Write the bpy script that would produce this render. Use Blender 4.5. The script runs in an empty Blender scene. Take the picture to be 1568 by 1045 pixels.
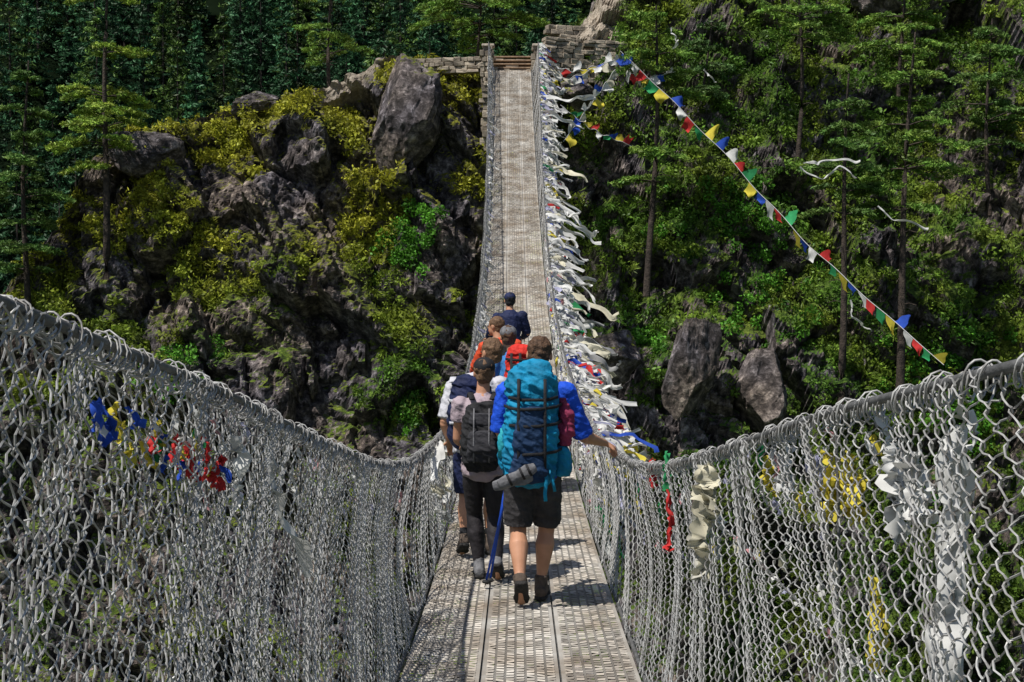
import bpy, bmesh, math, random
import numpy as np
from mathutils import Vector, Matrix, noise
random.seed(7); rng=np.random.default_rng(7)
S=bpy.context.scene
S.view_settings.view_transform='Standard'; S.view_settings.look='None'; S.view_settings.exposure=0
COL=S.collection

# ---------------------------------------------------------------- helpers
def link(o,parent=None):
    COL.objects.link(o)
    if parent: o.parent=parent
    return o
def empty(name,loc=(0,0,0),rz=0):
    e=bpy.data.objects.new(name,None); e.location=loc; e.rotation_euler=(0,0,rz); e.empty_display_size=.1
    COL.objects.link(e); return e

class NT:
    def __init__(s,m): s.m=m; m.use_nodes=True; s.t=m.node_tree; s.t.nodes.clear()
    def n(s,typ,**k):
        nd=s.t.nodes.new(typ)
        for a,b in k.items(): setattr(nd,a,b)
        return nd
    def l(s,a,b): s.t.links.new(a,b)

def pmat(name,c1,c2=None,scale=8,rough=.7,metal=0,bump=.3,bscale=30,attr=False,transl=0,spec=.3,dist=.01):
    m=bpy.data.materials.new(name); t=NT(m)
    out=t.n('ShaderNodeOutputMaterial'); b=t.n('ShaderNodeBsdfPrincipled')
    tc=t.n('ShaderNodeTexCoord')
    ns=t.n('ShaderNodeTexNoise'); ns.inputs['Scale'].default_value=scale; ns.inputs['Detail'].default_value=3
    t.l(tc.outputs['Object'],ns.inputs['Vector'])
    rp=t.n('ShaderNodeMapRange'); rp.inputs[1].default_value=.32; rp.inputs[2].default_value=.68
    t.l(ns.outputs['Fac'],rp.inputs[0])
    mx=t.n('ShaderNodeMix',data_type='RGBA')
    if c2 is None: c2=tuple(x*.6 for x in c1)
    mx.inputs[6].default_value=(*c1,1); mx.inputs[7].default_value=(*c2,1)
    t.l(rp.outputs[0],mx.inputs[0]); col=mx.outputs[2]
    if attr:
        at=t.n('ShaderNodeAttribute',attribute_name='Col')
        m2=t.n('ShaderNodeMix',data_type='RGBA',blend_type='MULTIPLY'); m2.inputs[0].default_value=1
        t.l(col,m2.inputs[6]); t.l(at.outputs['Color'],m2.inputs[7]); col=m2.outputs[2]
    t.l(col,b.inputs['Base Color'])
    b.inputs['Roughness'].default_value=rough; b.inputs['Metallic'].default_value=metal
    b.inputs['Specular IOR Level'].default_value=spec
    if bump:
        n2=t.n('ShaderNodeTexNoise'); n2.inputs['Scale'].default_value=bscale; n2.inputs['Detail'].default_value=3
        t.l(tc.outputs['Object'],n2.inputs['Vector'])
        bp=t.n('ShaderNodeBump'); bp.inputs['Strength'].default_value=bump; bp.inputs['Distance'].default_value=dist
        t.l(n2.outputs['Fac'],bp.inputs['Height']); t.l(bp.outputs[0],b.inputs['Normal'])
    sh=b.outputs[0]
    if transl:
        tr=t.n('ShaderNodeBsdfTranslucent'); t.l(col,tr.inputs['Color'])
        ms=t.n('ShaderNodeMixShader'); ms.inputs[0].default_value=transl
        t.l(sh,ms.inputs[1]); t.l(tr.outputs[0],ms.inputs[2]); sh=ms.outputs[0]
    t.l(sh,out.inputs[0])
    return m
def leafmat(name,transl):
    m=bpy.data.materials.new(name); t=NT(m); out=t.n('ShaderNodeOutputMaterial')
    at=t.n('ShaderNodeAttribute',attribute_name='Col'); d=t.n('ShaderNodeBsdfDiffuse'); t.l(at.outputs['Color'],d.inputs[0])
    g=t.n('ShaderNodeBsdfGlossy'); g.inputs['Roughness'].default_value=.5; g.inputs[0].default_value=(.6,.65,.6,1)
    m0=t.n('ShaderNodeMixShader'); m0.inputs[0].default_value=.03; t.l(d.outputs[0],m0.inputs[1]); t.l(g.outputs[0],m0.inputs[2])
    tr=t.n('ShaderNodeBsdfTranslucent'); t.l(at.outputs['Color'],tr.inputs['Color'])
    ms=t.n('ShaderNodeMixShader'); ms.inputs[0].default_value=transl
    t.l(m0.outputs[0],ms.inputs[1]); t.l(tr.outputs[0],ms.inputs[2]); t.l(ms.outputs[0],out.inputs[0]); return m

class MB:
    """numpy mesh accumulator"""
    def __init__(s): s.V=[];s.F=[];s.C=[];s.M=[];s.n=0
    def add(s,V,F,col=None,mat=0):
        V=np.asarray(V,dtype=np.float32).reshape(-1,3); F=np.asarray(F,dtype=np.int64)
        s.V.append(V); s.F.append(F+s.n); s.n+=len(V)
        if col is None: col=(1,1,1)
        col=np.asarray(col,dtype=np.float32)
        if col.ndim==1: col=np.tile(col,(len(V),1))
        s.C.append(col); s.M.append(np.full(len(F),mat,dtype=np.int32))
    def build(s,name,mats,parent=None,smooth=False):
        me=bpy.data.meshes.new(name)
        V=np.concatenate(s.V); C=np.concatenate(s.C)
        me.vertices.add(len(V)); me.vertices.foreach_set('co',V.ravel())
        li=np.concatenate([f.ravel() for f in s.F]).astype(np.int32)
        cnt=np.concatenate([np.full(len(f),f.shape[1]) for f in s.F]).astype(np.int32)
        st=np.concatenate([[0],np.cumsum(cnt)[:-1]]).astype(np.int32)
        me.loops.add(len(li)); me.loops.foreach_set('vertex_index',li)
        me.polygons.add(len(cnt)); me.polygons.foreach_set('loop_start',st); me.polygons.foreach_set('loop_total',cnt)
        me.polygons.foreach_set('material_index',np.concatenate(s.M))
        me.polygons.foreach_set('use_smooth',np.full(len(cnt),smooth))
        me.update(calc_edges=True); me.validate()
        ca=me.color_attributes.new('Col','FLOAT_COLOR','POINT')
        ca.data.foreach_set('color',np.concatenate([C,np.ones((len(C),1),np.float32)],1).ravel())
        for m in mats: me.materials.append(m)
        o=bpy.data.objects.new(name,me); return link(o,parent)

def tubes(mb,P,r,k=4,col=None,mat=0,ref=(0,0,1)):
    P=np.asarray(P,float)
    if P.ndim==2: P=P[None]
    N,M,_=P.shape
    T=np.gradient(P,axis=1); T/=np.linalg.norm(T,axis=2,keepdims=True)+1e-9
    R=np.broadcast_to(np.array(ref,float),T.shape)
    A=np.cross(T,R); ln=np.linalg.norm(A,axis=2,keepdims=True)
    A=np.where(ln<.05,np.cross(T,np.broadcast_to(np.array((1.,0.1,0)),T.shape)),A)
    A/=np.linalg.norm(A,axis=2,keepdims=True)+1e-9
    B=np.cross(T,A)
    r=np.broadcast_to(np.asarray(r,float),(N,M))
    an=np.arange(k)*2*np.pi/k
    V=P[:,:,None,:]+r[:,:,None,None]*(np.cos(an)[None,None,:,None]*A[:,:,None,:]+np.sin(an)[None,None,:,None]*B[:,:,None,:])
    base=(np.arange(N)*M*k)[:,None,None]+(np.arange(M-1)*k)[None,:,None]
    i=np.arange(k); j=(i+1)%k
    F=np.stack([base+i,base+j,base+k+j,base+k+i],-1).reshape(-1,4)
    c=None
    if col is not None:
        c=np.asarray(col,float)
        if c.ndim==2: c=np.repeat(c,M*k,axis=0)
    mb.add(V.reshape(-1,3),F,c,mat)

def leaves(mb,cent,rad,n,L,W,col,flat=1.0,var=.45,mat=0,horiz=0.0):
    """scatter n diamond leaves round every centre"""
    cent=np.asarray(cent,float); N=len(cent)
    rad=np.broadcast_to(np.asarray(rad,float),(N,))
    d=rng.normal(size=(N,n,3)); d/=np.linalg.norm(d,axis=2,keepdims=True)
    d*=(rng.random((N,n,1))**.45)*rad[:,None,None]; d[:,:,2]*=flat
    p=cent[:,None,:]+d
    a=rng.normal(size=(N,n,3)); a[:,:,2]*=(1-horiz); a/=np.linalg.norm(a,axis=2,keepdims=True)
    b=np.cross(a,rng.normal(size=(N,n,3))); b/=np.linalg.norm(b,axis=2,keepdims=True)
    s=(.6+.8*rng.random((N,n,1)))
    a*=L*s/2; b*=W*s/2
    V=np.stack([p-a,p+b,p+a,p-b],2).reshape(-1,3)
    F=np.arange(N*n*4).reshape(-1,4)
    col=np.asarray(col,float)
    if col.ndim==1: col=np.tile(col,(N,1))
    C=col[:,None,:]*(1-var+2*var*rng.random((N,n,1)))
    C=np.repeat(C.reshape(-1,3),4,axis=0)
    mb.add(V,F,C,mat)

def smoothstep(a,b,x):
    t=np.clip((x-a)/(b-a),0,1); return t*t*(3-2*t)
def sinterp(x,xp,fp):
    g=np.arange(-6,60,.1); v=np.interp(g,xp,fp); k=np.hanning(19); k/=k.sum()
    v=np.convolve(np.pad(v,9,mode='edge'),k,'valid'); return np.interp(x,g,v)

# ---------------------------------------------------------------- materials
M_wire=pmat('galvanised_wire',(.50,.50,.49),(.20,.19,.18),18,.5,.15,0,spec=.5)
M_cable=pmat('steel_cable',(.17,.17,.17),(.08,.08,.08),20,.6,.25,.6,120,spec=.4,dist=.004)
M_deck=pmat('deck_steel',(.54,.52,.49),(.27,.225,.18),2.5,.6,.1,.3,60,attr=True,dist=.003)
M_cloth=pmat('flag_cloth',(.95,.95,.95),(.75,.75,.75),9,.85,0,0,40,attr=True,transl=.22,dist=.01)
M_leaf=leafmat('leaf',.25)
M_needle=leafmat('pine_needle',.12)
M_bark=pmat('bark',(.085,.065,.052),(.025,.02,.018),6,.9,0,.8,18,dist=.05)
M_stone=pmat('masonry_stone',(.42,.38,.32),(.20,.175,.15),3,.9,0,.8,14,attr=True,dist=.03)
M_wood=pmat('weathered_wood',(.40,.28,.18),(.20,.14,.10),6,.85,0,.4,20)

def terrain_mat():
    m=bpy.data.materials.new('rock_and_moss'); t=NT(m)
    out=t.n('ShaderNodeOutputMaterial'); b=t.n('ShaderNodeBsdfPrincipled'); b.inputs['Roughness'].default_value=.85
    b.inputs['Specular IOR Level'].default_value=.25
    tc=t.n('ShaderNodeTexCoord'); at=t.n('ShaderNodeAttribute',attribute_name='Col')
    sp=t.n('ShaderNodeSeparateColor'); t.l(at.outputs['Color'],sp.inputs[0])
    def nz(sc,det=5,rg=.6,dis=0):
        n=t.n('ShaderNodeTexNoise'); n.inputs['Scale'].default_value=sc; n.inputs['Detail'].default_value=det
        n.inputs['Roughness'].default_value=rg; n.inputs['Distortion'].default_value=dis
        t.l(tc.outputs['Object'],n.inputs['Vector']); return n.outputs['Fac']
    def ramp(f,stops):
        r=t.n('ShaderNodeValToRGB'); e=r.color_ramp.elements
        while len(e)<len(stops): e.new(.5)
        for q,(p,c) in zip(e,stops): q.position=p; q.color=(*c,1)
        t.l(f,r.inputs[0]); return r.outputs[0]
    def mix(f,a,b_,bt='MIX'):
        x=t.n('ShaderNodeMix',data_type='RGBA',blend_type=bt)
        if isinstance(f,float): x.inputs[0].default_value=f
        else: t.l(f,x.inputs[0])
        for s_,v in ((6,a),(7,b_)):
            if isinstance(v,tuple): x.inputs[s_].default_value=(*v,1)
            else: t.l(v,x.inputs[s_])
        return x.outputs[2]
    def math_(op,a,b_):
        x=t.n('ShaderNodeMath',operation=op)
        for i,v in enumerate((a,b_)):
            if isinstance(v,(int,float)): x.inputs[i].default_value=v
            else: t.l(v,x.inputs[i])
        return x.outputs[0]
    N1=nz(2.6,8,.75,.3); N2=nz(5,6,.7); N3=nz(1.1,6,.65)
    rock=ramp(N1,[(.36,(.012,.012,.014)),(.47,(.07,.064,.067)),(.56,(.21,.195,.195)),(.66,(.58,.55,.54))])
    tint=ramp(nz(.35,2),[(.4,(.80,.77,.85)),(.6,(1.15,1.0,.85))])
    rock=mix(1.0,rock,tint,'MULTIPLY')
    pale=ramp(N2,[(.35,(.25,.20,.15)),(.6,(.60,.52,.42))])
    rock=mix(sp.outputs[2],rock,pale)
    moss1=ramp(N2,[(.36,(.04,.045,.006)),(.5,(.18,.185,.020)),(.66,(.42,.40,.05))])
    moss2=ramp(N2,[(.36,(.009,.020,.004)),(.5,(.055,.12,.015)),(.66,(.17,.27,.04))])
    moss=mix(sp.outputs[1],moss2,moss1)
    g=t.n('ShaderNodeNewGeometry'); sx=t.n('ShaderNodeSeparateXYZ'); t.l(g.outputs['Normal'],sx.inputs[0])
    k=math_('MULTIPLY',math_('SUBTRACT',sx.outputs[2],.40),.80)
    k=math_('ADD',k,sp.outputs[0]); k=math_('ADD',k,math_('MULTIPLY',math_('SUBTRACT',N3,.5),2.1))
    mr=t.n('ShaderNodeMapRange'); mr.inputs[1].default_value=.43; mr.inputs[2].default_value=.56; t.l(k,mr.inputs[0])
    col=mix(mr.outputs[0],rock,moss)
    t.l(col,b.inputs['Base Color'])
    bp=t.n('ShaderNodeBump'); bp.inputs['Strength'].default_value=1.0; bp.inputs['Distance'].default_value=.25
    t.l(N1,bp.inputs['Height']); t.l(bp.outputs[0],b.inputs['Normal']); t.l(b.outputs[0],out.inputs[0])
    return m
M_terr=terrain_mat()
M_ground=pmat('gorge_ground',(.05,.07,.02),(.02,.03,.012),.15,.95,0,.6,1.2,dist=.4)
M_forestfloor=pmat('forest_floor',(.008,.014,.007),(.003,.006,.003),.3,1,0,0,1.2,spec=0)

# ---------------------------------------------------------------- bridge profile
def dz(y):
    y=np.asarray(y,float); d=y-12
    return -2.1+np.where(d<0,.0035,.00638)*d*d
def cx(y): return -.38*(np.maximum(np.asarray(y,float),0)/52)**1.6
YR=[-3,0,2.3,4,6,8,9.5,12,20,30,40,52]
def rail(side,y):
    y=np.asarray(y,float)
    w=sinterp(y,YR,[.9,.88,.87,.86,.84,.80,.74,.67,.62,.66,.76,.90])
    h=sinterp(y,[-3,0,2.3,4,6,8,9.5,12,20,52],[2.1,1.92,1.77,1.61,1.35,1.08,.95,.89,.98,1.05])
    z=dz(y)+h
    if side>0: z=z-sinterp(y,[-3,2,5,8,52],[.12,.10,.05,.01,0])
    x=cx(y)+side*w
    return np.stack([x,y,z],-1)
Y0,Y1=-3.,52.

bridge=empty('suspension_bridge')
# --- deck: pressed steel grating, three panels
mb=MB()
ys=np.arange(Y0,Y1+.01,.25)
NS=8; PT=.0545
for p in (-1,0,1):
    for i in range(NS):
        xc=p*.425+(i-(NS-1)/2)*PT; w=.0075 if 0<i<NS-1 else .016
        X=cx(ys); Z=dz(ys)-.001
        a=np.stack([X+xc-w,ys,Z],-1); b=np.stack([X+xc+w,ys,Z],-1)
        V=np.concatenate([a,b]); n=len(ys); ii=np.arange(n-1)
        sh=(.42 if 0<i<NS-1 else .8)+.15*random.random()
        mb.add(V,np.stack([ii,ii+n,ii+n+1,ii+1],1),(sh,sh,sh*.98))
BP=.058
yb=np.arange(Y0+.03,Y1,BP)
for p in (-1,0,1):
    for i in range(NS-1):
        yj=yb+rng.normal(size=len(yb))*.003+(BP/2 if (i+p)%2 else 0)
        hw=.0130+rng.random(len(yb))*.006
        z=dz(yj)+.001; xl=cx(yj)+p*.425+(i-(NS-1)/2)*PT+.007; xr=xl+PT-.014
        s1=np.where(yj<12,2*.0035,2*.00638)*(yj-12)
        t1=rng.normal(size=len(yb))*.0015; up=.006
        V=np.stack([np.stack([xl,yj-hw,z-s1*hw+t1],-1),np.stack([xr,yj-hw,z-s1*hw-t1],-1),np.stack([xr,yj,z+up-t1],-1),np.stack([xl,yj,z+up+t1],-1),np.stack([xr,yj+hw,z+s1*hw-t1],-1),np.stack([xl,yj+hw,z+s1*hw+t1],-1)],1)
        c=np.clip(.55+.75*rng.random(len(yb))+.12*np.sin(yb*1.1+p*2),.3,1.5)[:,None]*np.array([1,.975,.93])
        k6=np.arange(len(yb))[:,None]*6
        F=np.concatenate([k6+np.array([0,1,2,3]),k6+np.array([3,2,4,5])])
        mb.add(V.reshape(-1,3),F,np.repeat(c,6,axis=0))
mb.build('deck',[M_deck],bridge)
mb=MB()
for y in np.arange(Y0+.5,Y1,1.0):
    z=float(dz(y))-.05; x=float(cx(y))
    tubes(mb,[[(x-.74,y,z),(x+.74,y,z)]],.022,6)
for s in (-1,1):
    for off in (.66,.2125):
        tubes(mb,np.stack([cx(ys)+s*off,ys,dz(ys)-(.012 if off>.5 else .03)],-1),.014,6)
yf=np.arange(Y0,Y1+.01,.12)
for s in (-1,1):
    tubes(mb,rail(s,yf),.012,8)
mb.build('handrail_and_deck_cables',[M_cable],bridge,True)
# --- net wire looped over the handrail
mb=MB()
for s in (-1,1):
    for o_,pit in ((0,.048),(2.1,.083)):
        t=np.arange(0,13,.006); y=1.0+t
        P=rail(s,y); ph=t/pit*2*np.pi+o_+1.2*np.sin(t*5)+.5*np.sin(t*17)
        rr=.018+.006*np.sin(t*7+o_)+.006*np.sin(t*23)
        P[:,0]+=s*.006+rr*np.cos(ph); P[:,2]+=rr*1.5*np.sin(ph)-.012
        P[:,1]+=.016*np.cos(ph)
        tubes(mb,P,.0026,4)
mb.build('handrail_wire_lacing',[M_wire],bridge,True)

# --- chain link side nets (neighbouring wires in opposite phase, hooked together)
def netpt(s,u,v):
    R=rail(s,u); D=np.stack([cx(u)+s*.665,u,dz(u)-.01],-1)
    P=R*(1-v[...,None])+D*v[...,None]
    bul=.05*np.sin(np.pi*v)*(1+.5*np.sin(u*1.7+s))+.018*np.sin(u*5.3+v*7+s*2)+.009*np.sin(u*13+v*19)
    P[...,0]+=s*bul
    P[...,1]+=.04*np.sin(v*5+u*2.2)*np.sin(np.pi*v)
    return P
def net(mb,s,ya,yb_,p,hh,sub,r,off=0,o2=0):
    us=np.arange(ya,yb_,p)
    H=float(np.mean(np.linalg.norm(rail(s,us)-np.stack([cx(us)+s*.665,us,dz(us)],-1),axis=-1)))
    nh=int(H/hh); m=nh*sub+1
    ph=np.arange(m)/sub
    tri=np.sin(ph*np.pi+o2)
    tri=np.sign(tri)*np.abs(tri)**.8
    par=np.where(np.arange(len(us))%2,1,-1)[:,None]
    jit=.012*np.sin(us*3.1+off*50)[:,None]*np.sin(ph*.7)[None]
    U=us[:,None]+par*p*.58*tri[None]+jit+rng.normal(size=(len(us),m))*p*.04
    V=np.clip((ph/nh)[None]+.006*np.sin(us*9)[:,None]+rng.normal(size=(len(us),m))*.0015,-.02,1.02)*np.ones_like(U)
    P=netpt(s,U,V)
    P[...,0]+=s*(.007*np.cos(ph*np.pi))[None]*par+rng.normal(size=U.shape)*.001+s*off*(1+.5*np.sin(U*4+V*6))
    tubes(mb,P,r,4,ref=(1,0,0))
mb=MB()
for s in (-1,1):
    net(mb,s,.9,5,.041,.031,4,.0023)
    net(mb,s,5,9,.045,.034,3,.0026)
    net(mb,s,9,20,.050,.042,2,.0031)
    net(mb,s,20,52,.075,.06,2,.0050)
    net(mb,s,-3,.9,.1,.08,2,.003)
net(mb,-1,1.2,9,.050,.036,3,.0022,.03,1.2)
mb.build('side_netting',[M_wire],bridge,False)
mb=MB()
for s in (-1,1):
    for y in np.arange(-2.5,52,1.6):
        R=rail(s,np.array([y]))[0]; D=np.array([float(cx(y))+s*.72,y,float(dz(y))-.05])
        t=np.linspace(0,1,8)[:,None]; P=R*(1-t)+D*t; P[:,0]+=s*.07*np.sin(t[:,0]*np.pi)
        tubes(mb,P,.0045 if y<12 else .008,6)
yy=np.linspace(-2,11,40)
tubes(mb,np.stack([0*yy+1.25,yy,dz(yy)+.62-.02*abs(yy-8)],-1),.006,5)
tubes(mb,np.stack([0*yy+1.15,yy,dz(yy)+.12-.02*abs(yy-8)],-1),.006,5)
mb.build('suspenders',[M_cable],bridge,True)

# ---------------------------------------------------------------- terrain
CX=[-45,-30,-24,-19.6,-17.9,-16.4,-15.2,-13,-11.4,-8.9,-7,-5.6,-4.6,-3,-1.6,.9,1.6,2.6,4,6,10,20,45]
CZ=[-11,-9,-6,-.6,2.0,4.6,6.1,6.4,6.9,7.5,8.1,8.7,8.9,8.6,8.5,8.5,9.0,10.3,12.5,16,22,26,30]
def kf(x): return .45+.15*smoothstep(0,4,x)
def fy(x,z):
    x=np.asarray(x,float); z=np.asarray(z,float)
    y=55+(z-9)*kf(x)
    y=y+.18*np.maximum(-15-x,0)**1.4
    y=y-1.6*np.exp(-((x-5)/2.2)**2)*smoothstep(1,-3,z)+1.2*np.exp(-((x-2.2)/1.2)**2)*smoothstep(6,0,z)
    return y
xs=np.concatenate([np.linspace(-45,-21,40)[:-1],np.linspace(-21,20,460),np.linspace(20,45,40)[1:]])
nt1,nt2,nt3=30,330,30
cr=np.interp(xs,CX,CZ)
rows=[]
for j in range(nt1): rows.append(np.stack([xs,fy(xs,np.full_like(xs,-34+(21.)*j/nt1)),np.full_like(xs,-34+21.*j/nt1)],-1))
for j in range(nt2):
    t=j/(nt2-1); z=-13+(cr+13)*t; rows.append(np.stack([xs,fy(xs,z),z],-1))
top=rows[-1]
for j in range(1,nt3+1):
    t=j/nt3; land=np.exp(-((xs+.4)/2.0)**2)
    z=cr+.6*land*smoothstep(0,.2,np.full_like(xs,t))-np.where(xs<2,1,0)*(4*smoothstep(.3,1,np.full_like(xs,t)))+np.where(xs<2,.12,1.0)*t*np.where(xs>2,3,1)
    rows.append(np.stack([xs,top[:,1]+16*t,z],-1))
G=np.stack(rows)
nr,nc,_=G.shape
Pb=G.reshape(-1,3)
def hsh(c,k):
    v=math.sin(c[0]*12.9898+c[1]*78.233+c[2]*37.719+k*11.13)*43758.5453; return v-math.floor(v)
def facet(q,st,stp):
    d,pts=noise.voronoi(q); c=pts[0]; w=q-c
    cc=(round(c.x,3),round(c.y,3),round(c.z,3))
    edge=min(1,(d[1]-d[0])*5)
    return (w.x*(hsh(cc,1)-.5)+w.y*(hsh(cc,2)-.5)*.5+w.z*(hsh(cc,3)-.62))*st+(hsh(cc,4)-.5)*stp-(1-edge)*.22*stp
disp=np.zeros(len(Pb)); veg=np.zeros(len(Pb)); pale=np.zeros(len(Pb))
for i in range(len(Pb)):
    x,y,z=Pb[i]
    v=Vector((x,y*.8,z*.75))
    a=noise.fractal(v*.15,1.0,2.1,3)
    wv=noise.noise_vector(v*.6)*.35
    xx=x+.35*z
    f1=facet(Vector((xx*.42,y*.4,z*.26))+wv*.5,2.4,1.3)
    f2=facet(Vector((xx*1.15,y*1.0,z*.75))+wv,.85,.65)
    f3=facet(Vector((xx*2.9,y*2.5,z*2.0))+wv,.26,.20)
    f=noise.fractal(v*2.6,.9,2.1,4)
    disp[i]=1.3*a+f1+f2+f3+.14*f
    veg[i]=noise.fractal(Vector((x*.34,y*.3,z*.38))+Vector((11,5,2)),1,2,4)
    pale[i]=noise.fractal(Vector((x*.5,3,z*.5)),1,2,3)
X,Yy,Z=Pb.T
crr=np.tile(cr,nr)
bias=.46+.20*smoothstep(3,-1,crr-Z)*(X<0)+.28*smoothstep(1.5,5,X)
bias=bias-.36*np.exp(-((X+8.5)/1.5)**2-((Z-3)/3)**2)-.34*np.exp(-((X-5.6)/2.0)**2-((Z+3)/2.4)**2)-.33*np.exp(-((X+3.2)/1.5)**2-((Z-1)/3)**2)
bias=bias-.34*np.exp(-((X-8.6)/1.5)**2-((Z+2.2)/2.0)**2)-.25*np.exp(-((X-18)/2.0)**2-((Z-4)/3)**2)+.25*np.exp(-((X+5)/1.2)**2-((Z-2.5)/1.6)**2)
bias=bias-.10*smoothstep(2,-4,Z)*(X<1)
veg=bias+veg*.60
yel=np.clip(.75*smoothstep(3,-2,X)*smoothstep(-3,5,Z)+.12*smoothstep(3,-2,X)+.14+.4*np.exp(-((X-19)/3)**2-((Z-5)/3)**2)+.35*pale,0,1)
pl=np.clip(np.exp(-((X-2.7-.25*(Z-9))/.8)**2)*smoothstep(8.2,9.2,Z)*smoothstep(14,11.5,Z)*1.6+np.exp(-((X+6.8)/1.6)**2)*smoothstep(-.9,-.2,Z-crr)*1.0,0,1)
veg=veg-pl*.7
land=np.exp(-((X+.4)/1.6)**4)*smoothstep(6,8,Z)
amp=(1-land*.95)*np.where(Z<-13,.8,1)
amp*=1-.55*smoothstep(-1.5,.3,Z-crr)*(X<3)
nrm=np.array([0,-.85,.5]); nrm/=np.linalg.norm(nrm)
Q=Pb+nrm[None]*(disp*amp*.95)[:,None]
idx=np.arange(nr*nc).reshape(nr,nc)
F=np.stack([idx[:-1,:-1],idx[:-1,1:],idx[1:,1:],idx[1:,:-1]],-1).reshape(-1,4)
mb=MB(); mb.add(Q,F,np.stack([veg,yel,pl],1))
terr=mb.build('rocky_hillside_terrain',[M_terr],None,False)
Qg=Q.reshape(nr,nc,3)
def surf(x,z):
    i=np.argmin(np.abs(xs-x)); col=Qg[nt1:nt1+nt2,i]; j=np.argmin(np.abs(col[:,2]-z)); return col[j]

mb=MB(); gx=np.linspace(-600,600,80); gy=np.linspace(-500,900,80)
GX,GY=np.meshgrid(gx,gy); GZ=-34+4*np.sin(GX*.02)*np.cos(GY*.017)
idx=np.arange(6400).reshape(80,80)
mb.add(np.stack([GX,GY,GZ],-1).reshape(-1,3),np.stack([idx[:-1,:-1],idx[:-1,1:],idx[1:,1:],idx[1:,:-1]],-1).reshape(-1,4))
mb.build('ground',[M_ground],None,True)
mb=MB(); gx=np.linspace(-120,130,120); gy=np.linspace(70,230,90)
GX,GY=np.meshgrid(gx,gy)
def hz(x,y): return -16+(y-72)*.78+2.5*np.sin(x*.11+1)+2*np.sin(x*.05+y*.09)
GZ=hz(GX,GY); idx=np.arange(120*90).reshape(90,120)
mb.add(np.stack([GX,GY,GZ],-1).reshape(-1,3),np.stack([idx[:-1,:-1],idx[:-1,1:],idx[1:,1:],idx[1:,:-1]],-1).reshape(-1,4))
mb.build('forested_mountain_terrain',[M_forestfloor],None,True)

# vegetation on the cliff
mb=MB()
w=np.clip((veg-.44)*3,0,1)*(np.abs(X)<21)*(Z>-12)*(Z<13)
w=w*(1-land)
w=w/w.sum()
for (N,rad,n,L,W,fl) in ((3800,.25,30,.12,.06,.7),(1000,.40,80,.15,.08,.75),(3800,.20,20,.24,.032,1.0)):
    ii=rng.choice(len(Q),N,p=w)
    c=Q[ii]+np.array([0,-.08,.08])
    yl=yel[ii][:,None]; r1=rng.random((N,1))
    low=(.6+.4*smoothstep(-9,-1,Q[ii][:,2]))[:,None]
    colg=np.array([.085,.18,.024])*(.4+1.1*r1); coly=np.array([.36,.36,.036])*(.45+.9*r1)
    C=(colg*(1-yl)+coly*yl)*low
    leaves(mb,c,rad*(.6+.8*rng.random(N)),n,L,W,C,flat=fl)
bc=[]
for (bx,bz,n_,rr) in ((-4.3,1.6,26,1.1),(-3.6,2.6,14,.8),(4.0,-1.6,14,.6),(7.5,2.5,50,2.2),(9,-.5,30,2.),(14,-2.5,40,2.),(14.5,-4.5,30,2.),(-12,-2.5,20,1.5),(-4,-4,16,.8)):
    for _ in range(n_):
        x=bx+random.gauss(0,rr*.5); z=bz+random.gauss(0,rr*.4); p=surf(x,z); bc.append(p+np.array([0,-.12,.12]))
bc=np.array(bc)
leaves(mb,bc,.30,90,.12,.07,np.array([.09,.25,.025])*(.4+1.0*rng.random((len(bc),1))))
mb.build('shrubs_and_grass_tufts',[M_leaf],None,False)

def boulder(name,loc,size,seed,sub=5,rot=0):
    bm=bmesh.new(); bmesh.ops.create_icosphere(bm,subdivisions=sub,radius=1)
    o=Vector((seed*3.1,seed*1.7,seed))
    cuts=[]
    rnd=random.Random(seed)
    for _ in range(12):
        d=Vector((rnd.gauss(0,1),rnd.gauss(0,1),rnd.gauss(0,1))).normalized(); cuts.append((d,.55+.28*rnd.random()))
    for v in bm.verts:
        p=v.co.copy()
        for d,h in cuts:
            q=p.dot(d)
            if q>h: p-=d*(q-h)*.97
        p*=1+.09*noise.fractal(p*1.5+o,1,2,4)+.35*facet(p*2.6+o,.22,.22)
        p*=1+.03*noise.fractal(p*7+o,1,2,3)
        v.co=Vector((p.x*size[0],p.y*size[1],p.z*size[2]))
    me=bpy.data.meshes.new(name); bm.to_mesh(me); bm.free()
    ca=me.color_attributes.new('Col','FLOAT_COLOR','POINT')
    ca.data.foreach_set('color',np.tile(np.array([.10,.7,.05,1],np.float32),len(me.vertices)))
    me.materials.append(M_terr); ob=bpy.data.objects.new(name,me); ob.location=loc; ob.rotation_euler=(.1,rot,seed); link(ob)
boulder('boulder',(-4.35,52.3,6.5),(1.35,1.3,2.5),3,5,-.18)
boulder('boulder',(2.85,45.7,-1.9),(1.25,1.0,1.0),5)
boulder('boulder',(5.2,44.7,-2.3),(.95,1.0,2.0),8)
boulder('boulder',(7.6,45.8,-3.2),(1.1,1.0,1.5),12,5,.3)
boulder('boulder',(2.0,52.0,7.2),(.9,.8,.7),14)
boulder('boulder',(-10.2,54.4,7.1),(1.2,1.0,.55),15)
boulder('boulder',(-14.3,53.4,5.3),(1.5,1.0,1.0),16)
boulder('boulder',(15.5,57.0,12.5),(2.6,1.8,2.2),19)
boulder('boulder',(18.6,50.6,3.5),(1.4,1.6,3.2),21)

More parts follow.
